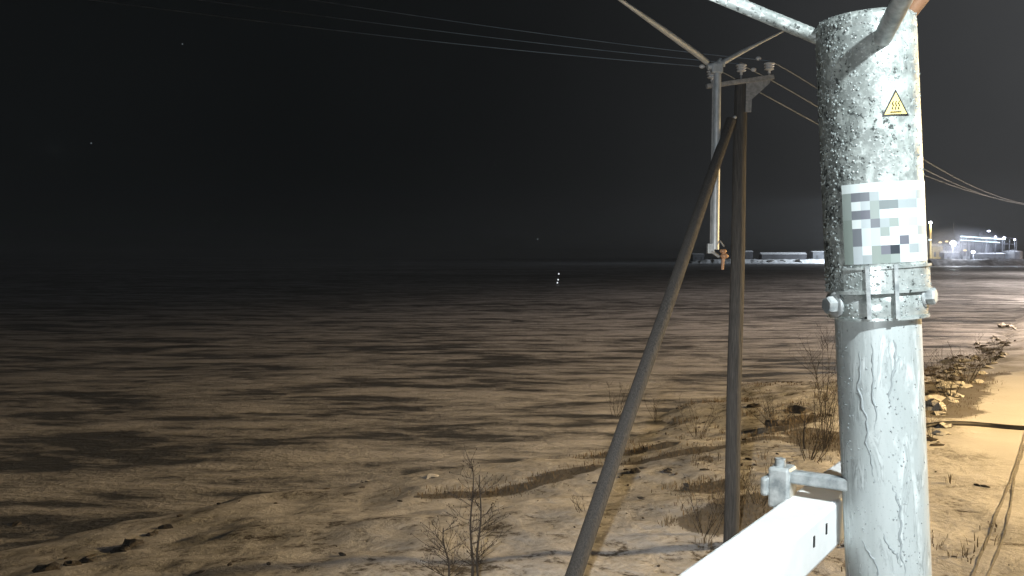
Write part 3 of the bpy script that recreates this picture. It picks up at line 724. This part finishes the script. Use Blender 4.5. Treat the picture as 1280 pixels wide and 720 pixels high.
# ice beads all over housing and clamp
mb = MB()
for _ in range(1500):
    u = random.random()
    if u < .50: a = random.gauss(-.85, .35); z = zz(random.uniform(30, 362))
    elif u < .8: a = random.uniform(-1.4, 1.5); z = zz(random.uniform(28, 230))
    else: a = random.uniform(-1.5, 1.5); z = zz(random.uniform(330, 395))
    ca = 63 * math.sin(a)
    if -42 < ca and zz(330) < z < zz(226): continue
    if 10 < ca < 52 and zz(162) < z < zz(118): continue
    if z < zz(364): r = 58.5 * S
    elif z < zz(331) and a > -.6: r = RB + .0026
    else: r = RS + (RB - RS) * min(1, max(0, (zz(47) - z) / (zz(47) - zz(362)))) 
    s = random.choice((.0006, .0008, .001, .0013, .0017)); c = surf(a, z, r)
    nn = Vector((math.sin(a), -math.cos(a), 0)); tt = Vector((math.cos(a), math.sin(a), 0)); zz_ = Vector((0, 0, 1))
    vs = [c + (tt * math.cos(q) + zz_ * math.sin(q) * 1.15) * s for q in [i * math.pi / 3 for i in range(6)]] + [c + nn * s * .45 + (tt * math.cos(q) + zz_ * math.sin(q)) * s * .7 for q in [i * math.pi / 3 for i in range(6)]] + [c + nn * s * .75]
    mb.add(vs, [(i, (i + 1) % 6, 6 + (i + 1) % 6, 6 + i) for i in range(6)] + [(6 + i, 6 + (i + 1) % 6, 12) for i in range(6)])
tag(mb.build('ice_beads', m_bead, sens), kind='stuff')
# printed label: rows of pale and grey blocks
G = ["FFFFFFFFF", "BKKCEFFDC", "BFDBJJCCE", "BKLBEFFEE", "AFDKCBFDE", "AKEDBFFEC", "AKEDFFLEE", "ADFALZECD", "ADCAABEFE"]
val = dict(F=(.84, .93, .93), E=(.70, .80, .82), D=(.58, .65, .68), C=(.44, .50, .52), B=(.36, .42, .40), A=(.30, .36, .33), J=(.24, .28, .29), K=(.21, .23, .26), L=(.19, .20, .24), Z=(.035, .045, .06))
mb = MB(); cols = []; cell = 10.67
cx = lambda px, py: math.asin(max(-.995, min(.995, (px - (1080 + (py - 40) / 660 * 30)) / 62.3)))
vs = []; fs = []
for r in range(9):
    for c in range(9):
        y0 = 232 + r * cell; y1 = y0 + cell; x0 = 1056 + c * cell; x1 = min(x0 + cell, 1152.5)
        a0 = cx(x0, 280); a1 = cx(x1, 280); rr_ = 59.3 * S + .0009
        b0 = len(vs)
        for k in range(4):
            a = a0 + (a1 - a0) * k / 3; vs += [surf(a, zz(y0), rr_), surf(a, zz(y1), rr_)]
        for k in range(3): fs.append((b0 + 2 * k, b0 + 2 * k + 1, b0 + 2 * k + 3, b0 + 2 * k + 2)); cols.append(tuple(v_ * .80 for v_ in val[G[r][c]]))
mb.add(vs, fs); me = mb.mesh('label'); ca = me.color_attributes.new('print', 'FLOAT_COLOR', 'CORNER')
for p in me.polygons:
    cc = cols[p.index]
    for li in p.loop_indices: ca.data[li].color = (*cc, 1)
link('label', me, m_label, sens)
# warning sign: yellow triangle, black border, three heat waves and a bar
def decal(poly_px, lift, name, m_, par, sub=6):
    """poly as strips: list of (xa, xb, y) rows in px"""
    mb = MB(); vs = []; fs = []
    for (xa, xb, y) in poly_px:
        rr_ = RS + (RB - RS) * (y - 47) / 315 + lift
        for k in range(sub + 1):
            x = xa + (xb - xa) * k / sub; a = math.asin((x - (1080 + (y - 40) / 660 * 30)) / 62.6); vs.append(surf(a, zz(y), rr_))
    for i in range(len(poly_px) - 1):
        for k in range(sub): q = i * (sub + 1) + k; fs.append((q, q + 1, q + sub + 2, q + sub + 1))
    return mb.add(vs, fs).build(name, m_, par)
def tri(cx_, top_, bot, half, n=10): return [(cx_ - half * i / n, cx_ + half * i / n, top_ + (bot - top_) * i / n) for i in range(n + 1)]
sign = decal(tri(1116, 124.5, 155.5, 15.7), .0006, 'warning_triangle', m_blackp, sens)
decal(tri(1116, 128.3, 153.4, 12.8), .0010, 'yellow_field', m_yellow, sign)
mb = MB()
def ln(pts_, wpx):
    q = []
    for (x, y) in pts_:
        rr_ = RS + (RB - RS) * (y - 47) / 315 + .0011; q.append(surf(math.asin((x - (1080 + (y - 40) / 660 * 30)) / 62.6), zz(y), rr_ + .0006))
    mb.tube(q, wpx * S / 2, 5)
ln([(1110, 151), (1116, 150.8), (1122, 151)], 1.3)
for x in (1112.8, 1116.2, 1119.6): ln([(x, 148), (x - 1, 146), (x + .6, 143.5), (x - .8, 141), (x + .3, 138.6)], 1.1)
mb.build('hot_surface_mark', m_blackp, sign)
# arms
Minv = (Matrix.Translation(org) @ sens.rotation_quaternion.to_matrix().to_4x4()).inverted()
def PL(px, py, d): return Minv @ P(px, py, d)
MB().tube([PL(1045, 56, MD + .0), PL(1023, 47, MD + .005), PL(907, -1, MD + .03), PL(780, -54, MD + .055)], [.0092, .0088, .0086, .0086], 24).build('arm', m_house, sens)
MB().tube([PL(780, -54, MD + .055), PL(740, -70, MD + .06), PL(735, -40, MD + .05)], [.0086, .02, .024], 24).build('sensor_head', m_house, sens)
MB().tube([PL(1098, 62, MD - .045), PL(1104, 46, MD - .07), PL(1112, 30, MD - .095), PL(1136, -16, MD - .17), PL(1170, -85, MD - .26)], [.0085, .0105, .0108, .0106, .0106], 24).build('arm', m_clamp, sens)
MB().tube([PL(1127, 31, MD - .01), PL(1139, 14, MD - .02), PL(1160, -14, MD - .03), PL(1205, -75, MD - .06)], [.006, .009, .010, .010], 16).build('sodium_tint_strut', m_orange, sens)  # orange base colour stands in for sodium light on the strut
MB().tube([PL(1170, -85, MD - .26), PL(1186, -112, MD - .28), PL(1202, -85, MD - .27)], [.0106, .022, .026], 24).build('sensor_head', m_house, sens)
tag(sens, 'big iced cylindrical weather sensor with two arms, pale label and yellow warning triangle', 'weather sensor')

# ------------------------------------------------------------------ far shore and harbour
m_fwall = simple('harbour_cladding', (.10, .105, .115), (.20, .205, .22), .15, .8, bmp=0)
m_fdark = simple('dark_harbour_wall', (.05, .05, .055), (.10, .10, .11), .1, .8, bmp=0)
m_ftank = simple('pale_tank_paint', (.30, .31, .32), (.45, .45, .46), .1, .6, bmp=0)
m_fyel = simple('yellow_harbour_paint', (.28, .21, .09), (.36, .28, .12), .2, .7, bmp=0)
m_lit = emis('lit_window', (.75, .95, 1.0), 2.6); m_flood = emis('flood_lamp', (.86, .90, 1.0), 30); m_blue = emis('blue_white_lamp', (.70, .76, 1.0), 12)
m_warm = emis('warm_lamp', (1, .75, .4), 2.0)
m_snowbank = simple('snow_bank', (.62, .63, .64), (.8, .8, .81), .4, .9, bmp=.5, bd=1)
m_bw, t, b = mat('dark_breakwater', rough=.9); n = noi(t, coords(t), .25, 6, .7)
t.links.new(ramp(t, n, [(.45, (.035, .035, .037)), (.7, (.2, .2, .21))]), b.inputs['Base Color'])
HD = 620.0
def X(px, d=HD): return (px - 640) / F * d
def Z(py, d=HD): return CAMZ + (321 - py) / F * d
def ridge(name, x0, x1, y, hgt, dep, m_, amp, step=3):
    mb = MB(); n = int((x1 - x0) / step); rows = [(-dep, -.3), (-dep * .45, .75), (-dep * .15, 1), (dep * .2, .95), (dep, -.3)]; vs = []
    for i in range(n + 1):
        x = x0 + (x1 - x0) * i / n; e = sst(0, .08, i / n) * sst(0, .08, 1 - i / n)
        for (dy, f) in rows: vs.append((x, y + dy + fbm(x, dy, .1, 3) * dep * .4, max(-.5, float(hgt * f * (.3 + .7 * e) + (amp * fbm(x * 1., y + dy * 2, .25, 4) if f > 0 else 0)))))
    fs = [(i * 5 + k, (i + 1) * 5 + k, (i + 1) * 5 + k + 1, i * 5 + k + 1) for i in range(n) for k in range(4)]
    return mb.add([tuple(map(float, v)) for v in vs], fs, False).build(name, m_)
tag(ridge('breakwater', X(1085), X(1330), HD - 20, 4.6, 14, m_bw, 2.2), kind='structure')
tag(ridge('snowy_far_bank', X(862, 830), X(1090, 830), 830, 3.6, 14, m_snowbank, 2.6), kind='structure')
# far buildings on the left bank
def shed(px0, px1, ytop, d, m_, label, roof=1.5, name='shed', light=False):
    x0, x1, zt = X(px0, d), X(px1, d), Z(ytop, d); root = empty(name, ((x0 + x1) / 2, d, 0)); hw = (x1 - x0) / 2; dep = 10
    MB().box(-hw, hw, 0, dep, 0, zt).build('wall', m_, root)
    MB().prism([Vector((-hw - .4, -.4, zt)), Vector((-hw - .4, dep + .4, zt)), Vector((-hw - .4, dep / 2, zt + roof))], Vector((2 * hw + .8, 0, 0))).build('roof', m_snowbank, root)
    mb = MB(); n = max(2, int(hw / 3))
    for i in range(n):
        cx_ = -hw + (i + .5) * 2 * hw / n; mb.box(cx_ - .8, cx_ + .8, -.06, -.01, zt * .45, zt * .7)
    tag(mb.build('window', m_lit if light else m_fdark, root), kind='stuff')
    tag(root, label, 'building'); return root
shed(952, 1008, 318.0, 850, m_fdark, 'long low grey shed on the far snowy bank right of the power pole', 2)
shed(1016, 1046, 315.0, 850, m_fwall, 'pale taller hut on the far snowy bank beside the near mast', 1)
shed(930, 941, 315.0, 850, m_fdark, 'small dark hut on the far bank touching the power pole', 1.5)
shed(866, 880, 318.0, 850, m_fwall, 'small grey hut on the far bank left of the power pole', 1)
for px, h_ in ((945, 313), (957, 319), (972, 318.5), (990, 319)):
    mb = MB(); x = X(px, 838); root = empty('gravel_heap', (x, 822, 1.0))
    me = ico('heap', 3.2, 2, (1.4, 1, .7), .8, px); link('heap', me, m_rock, root)
    tag(root, 'rough snow dusted heap on the far snowy bank', 'heap', 'heaps on the far snowy bank')
def floodmast(px, ytop, d, m_l, label, r=.35, e=0, col=(.9, .95, 1), size=1.0, m_p=None):
    root = empty('floodlight_mast', (X(px, d), d, 0)); zt = Z(ytop, d)
    MB().tube([Vector((0, 0, 0)), Vector((0, 0, zt))], [r, r * .6], 8).build('mast', m_p or m_fwall, root)
    o = link('lamp_head', ico('lamp_head', size * .8, 2, (1.1, .6, .8)), m_l, root); o.location = (0, 0, zt + size * .3)
    if e:
        o = lamp('floodlight', 'POINT', (X(px, d), d - 3, zt - .5), e, col, shadow_soft_size=.6)
    return tag(root, label, 'floodlight')
floodmast(1082, 285, 800, m_flood, 'unseen floodlight mast on the far bank, behind the near mast', e=420000, col=(.8, .9, 1))  # put out of sight to light the far snow bank
floodmast(1162, 279, HD, m_flood, 'yellow lit tower with a white lamp on top, leftmost in the harbour', r=1.3, e=14000, col=(1, .85, .6), size=1.3, m_p=m_fyel)
floodmast(1190.5, 305, HD - 12, m_flood, 'brightest star like floodlight in the harbour', r=.3, e=45000, col=(.85, .9, 1), size=2.3)
floodmast(1191, 279, HD + 10, m_fwall, 'thin unlit mast above the brightest harbour floodlight', r=.3, size=.3)
for i, (px, py, lb) in enumerate(((1243.5, 295.5, 'blue white lamp on the gallery, nearest the dome'), (1254.5, 297, 'blue white lamp on the gallery, middle of the right hand three'), (1267.5, 299, 'blue white lamp at the right tip of the gallery'))):
    floodmast(px, py + 1, HD - 6, m_blue, lb, r=.2, e=5000, col=(.7, .8, 1), size=.9 + .25 * (i == 1))
floodmast(1216, 316, HD - 14, m_blue, 'low blue white floodlight under the conveyor gallery', r=.2, e=9000, col=(.75, .85, 1), size=1.6)
# conveyor gallery
gr = empty('conveyor_gallery', (X(1200), HD, 0)); x0 = 0; x1 = X(1270) - X(1200)
za, zb = Z(295), Z(299.5)
def zt_(f): return za + (zb - za) * f
def slab(x0_, x1_, dz0, dz1, y0_, y1_, name, m_):
    n = 12; mb = MB(); 
    for i in range(n):
        fa, fb = x0_ + (x1_ - x0_) * i / n, x0_ + (x1_ - x0_) * (i + 1) / n
        A_ = [Vector((fa * x1, y0_, zt_(fa) + dz0)), Vector((fa * x1, y0_, zt_(fa) + dz1)), Vector((fa * x1, y1_, zt_(fa) + dz1)), Vector((fa * x1, y1_, zt_(fa) + dz0))]
        mb.prism(A_, Vector(((fb - fa) * x1, 0, zt_(fb) - zt_(fa))))
    return mb.build(name, m_, gr)
slab(0, 1, .5, 1.0, 0, 3, 'roof', m_fdark); slab(0, .80, -.7, .1, -.1, .2, 'light_strip', m_lit); slab(0, .70, -3.1, -2.6, -.1, .2, 'lower_light_strip', m_lit); slab(0, 1, -3.6, -3.2, 0, 3, 'floor', m_fdark)
for i in range(9):
    f = i / 8; MB().box(f * x1 - .2, f * x1 + .2, .1, .5, 0, zt_(f)).build('support', m_fwall, gr)
tag(gr, 'lit elevated conveyor gallery with bright strips across the harbour', 'conveyor')
# dome silo
ds = empty('dome_silo', (X(1237), HD + 12, 0)); rd_ = X(1250.5) - X(1237); zt = Z(299)
prof = [(rd_, 0), (rd_, zt * .45), (rd_ * .93, zt * .62), (rd_ * .78, zt * .78), (rd_ * .55, zt * .90), (rd_ * .28, zt * .98), (0, zt)]
MB().lathe(prof, 24).build('shell', m_fwall, ds); MB().box(-1.4, -.2, -rd_ - 1, -rd_ + 3, 0, zt * 1.05).build('elevator_leg', m_ftank, ds)
MB().box(-1.2, 0, -1, 1, zt, Z(290)).build('vent_stack', m_fdark, ds); tag(ds, 'pale domed silo under the right end of the gallery', 'silo')
tk = empty('storage_tank', (X(1269), HD + 4, 0)); rt = X(1280.5) - X(1269)
MB().lathe([(rt, 0), (rt, Z(314.5)), (rt * 1.02, Z(314)), (0, Z(312))], 24).build('shell', m_ftank, tk); MB().box(-1.6, 1.6, -rt - .2, -rt + .3, 2, Z(315)).build('panel', m_blue and m_fwall, tk)
tag(tk, 'squat white storage tank at the right edge of the photo', 'tank')
shed(1150, 1160, 298, HD + 8, m_fwall, 'tall grey works building partly behind the near mast', 2)
shed(1165, 1178, 308, HD + 8, m_fyel, 'yellow lit works building left of the brightest floodlight', 2, light=False)
shed(1180, 1200, 316, HD + 3, m_fwall, 'low harbour shed beneath the brightest floodlight', 1.5)
shed(1203, 1212, 306, HD + 6, m_ftank, 'narrow pale works building right of the brightest floodlight', 1.5)
shed(1213, 1232, 302, HD + 14, m_fdark, 'dark bulk warehouse behind the gallery left of the dome', 3)
shed(1228, 1256, 317.5, HD - 4, m_fwall, 'long low quay shed in front of the dome', 1)
for (px, py, mm, lb) in ((1160, 300, m_lit, 'greenish lamp at the foot of the yellow lit tower'), (1173, 303, m_warm, 'warm lamp on the yellow lit works building'), (1181, 302, m_warm, 'warm lamp just left of the brightest floodlight'), (1204, 313, m_warm, 'warm lamp low on the narrow pale building'), (1233, 289, m_blue, 'faint lamp on top of the vent stack')):
    o = link('wall_lamp', ico('wall_lamp', .9, 2, (1.3, .6, .6)), mm); o.location = (X(px), HD - 2, Z(py)); tag(o, lb, 'lamp')
lamp('quay_floodlight', 'POINT', (X(1300), HD - 40, 22), 30000, (1, .85, .75), shadow_soft_size=.6)

# channel marker on the ice, and two bright points in the sky
mk = empty('channel_marker', (X(697.5, 190), 190, 0)); r_ = .07
MB().tube([Vector((-.15, 0, 0)), Vector((.2, 0, 2.6))], [r_, .05], 8).build('spar', m_iron, mk)
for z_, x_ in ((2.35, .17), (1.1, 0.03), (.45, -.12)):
    MB().tube([Vector((x_ - .02, 0, z_ - .13)), Vector((x_ + .02, 0, z_ + .13))], .13, 8).build('reflector_band', m_reach, mk)
tag(mk, 'small spar marker with white glinting bands standing out on the ice', 'marker')
m_star = emis('star_light', (.8, .9, 1), .28)
for (px, py) in ((672, 299), (228, 55), (114, 179)):
    o = link('star', ico('star', 3.6, 2), m_star); o.location = P(px, py, 5000); tag(o, kind='structure')

# ------------------------------------------------------------------ thin night haze
hz_m = bpy.data.materials.new('night_haze'); hz_m.use_nodes = True; t = hz_m.node_tree; t.nodes.clear()
o_ = N(t, 'ShaderNodeOutputMaterial'); pv = N(t, 'ShaderNodeVolumePrincipled')
pv.inputs['Color'].default_value = (.9, .93, .96, 1); pv.inputs['Density'].default_value = .00015; pv.inputs['Anisotropy'].default_value = .0
t.links.new(pv.outputs[0], o_.inputs['Volume'])
tag(MB().box(-5050, 5050, -450, 7300, -3, 60).build('haze', hz_m), kind='stuff')

halo_m = bpy.data.materials.new('halo_volume'); halo_m.use_nodes = True; t = halo_m.node_tree; t.nodes.clear()
o_ = N(t, 'ShaderNodeOutputMaterial'); pv = N(t, 'ShaderNodeVolumePrincipled'); pv.inputs['Color'].default_value = (.88, .9, 1, 1); 
gr_ = N(t, 'ShaderNodeTexGradient', gradient_type='SPHERICAL'); t.links.new(coords(t, (1 / 34, 1 / 16, 1 / 15)), gr_.inputs['Vector'])
nn_ = noi(t, coords(t), .12, 3, .6)
t.links.new(mth(t, 'MULTIPLY', mth(t, 'MULTIPLY', mth(t, 'POWER', gr_.outputs['Fac'], 1.6), .11), mth(t, 'ADD', nn_, .3)), pv.inputs['Density'])
t.links.new(pv.outputs[0], o_.inputs['Volume'])
o = link('lamp_halo', ico('lamp_halo', 1, 3, (34, 16, 15)), halo_m); o.location = (X(1203), HD + 2, 14); tag(o, kind='stuff')  # added volume imitating lens glow around the harbour lamps
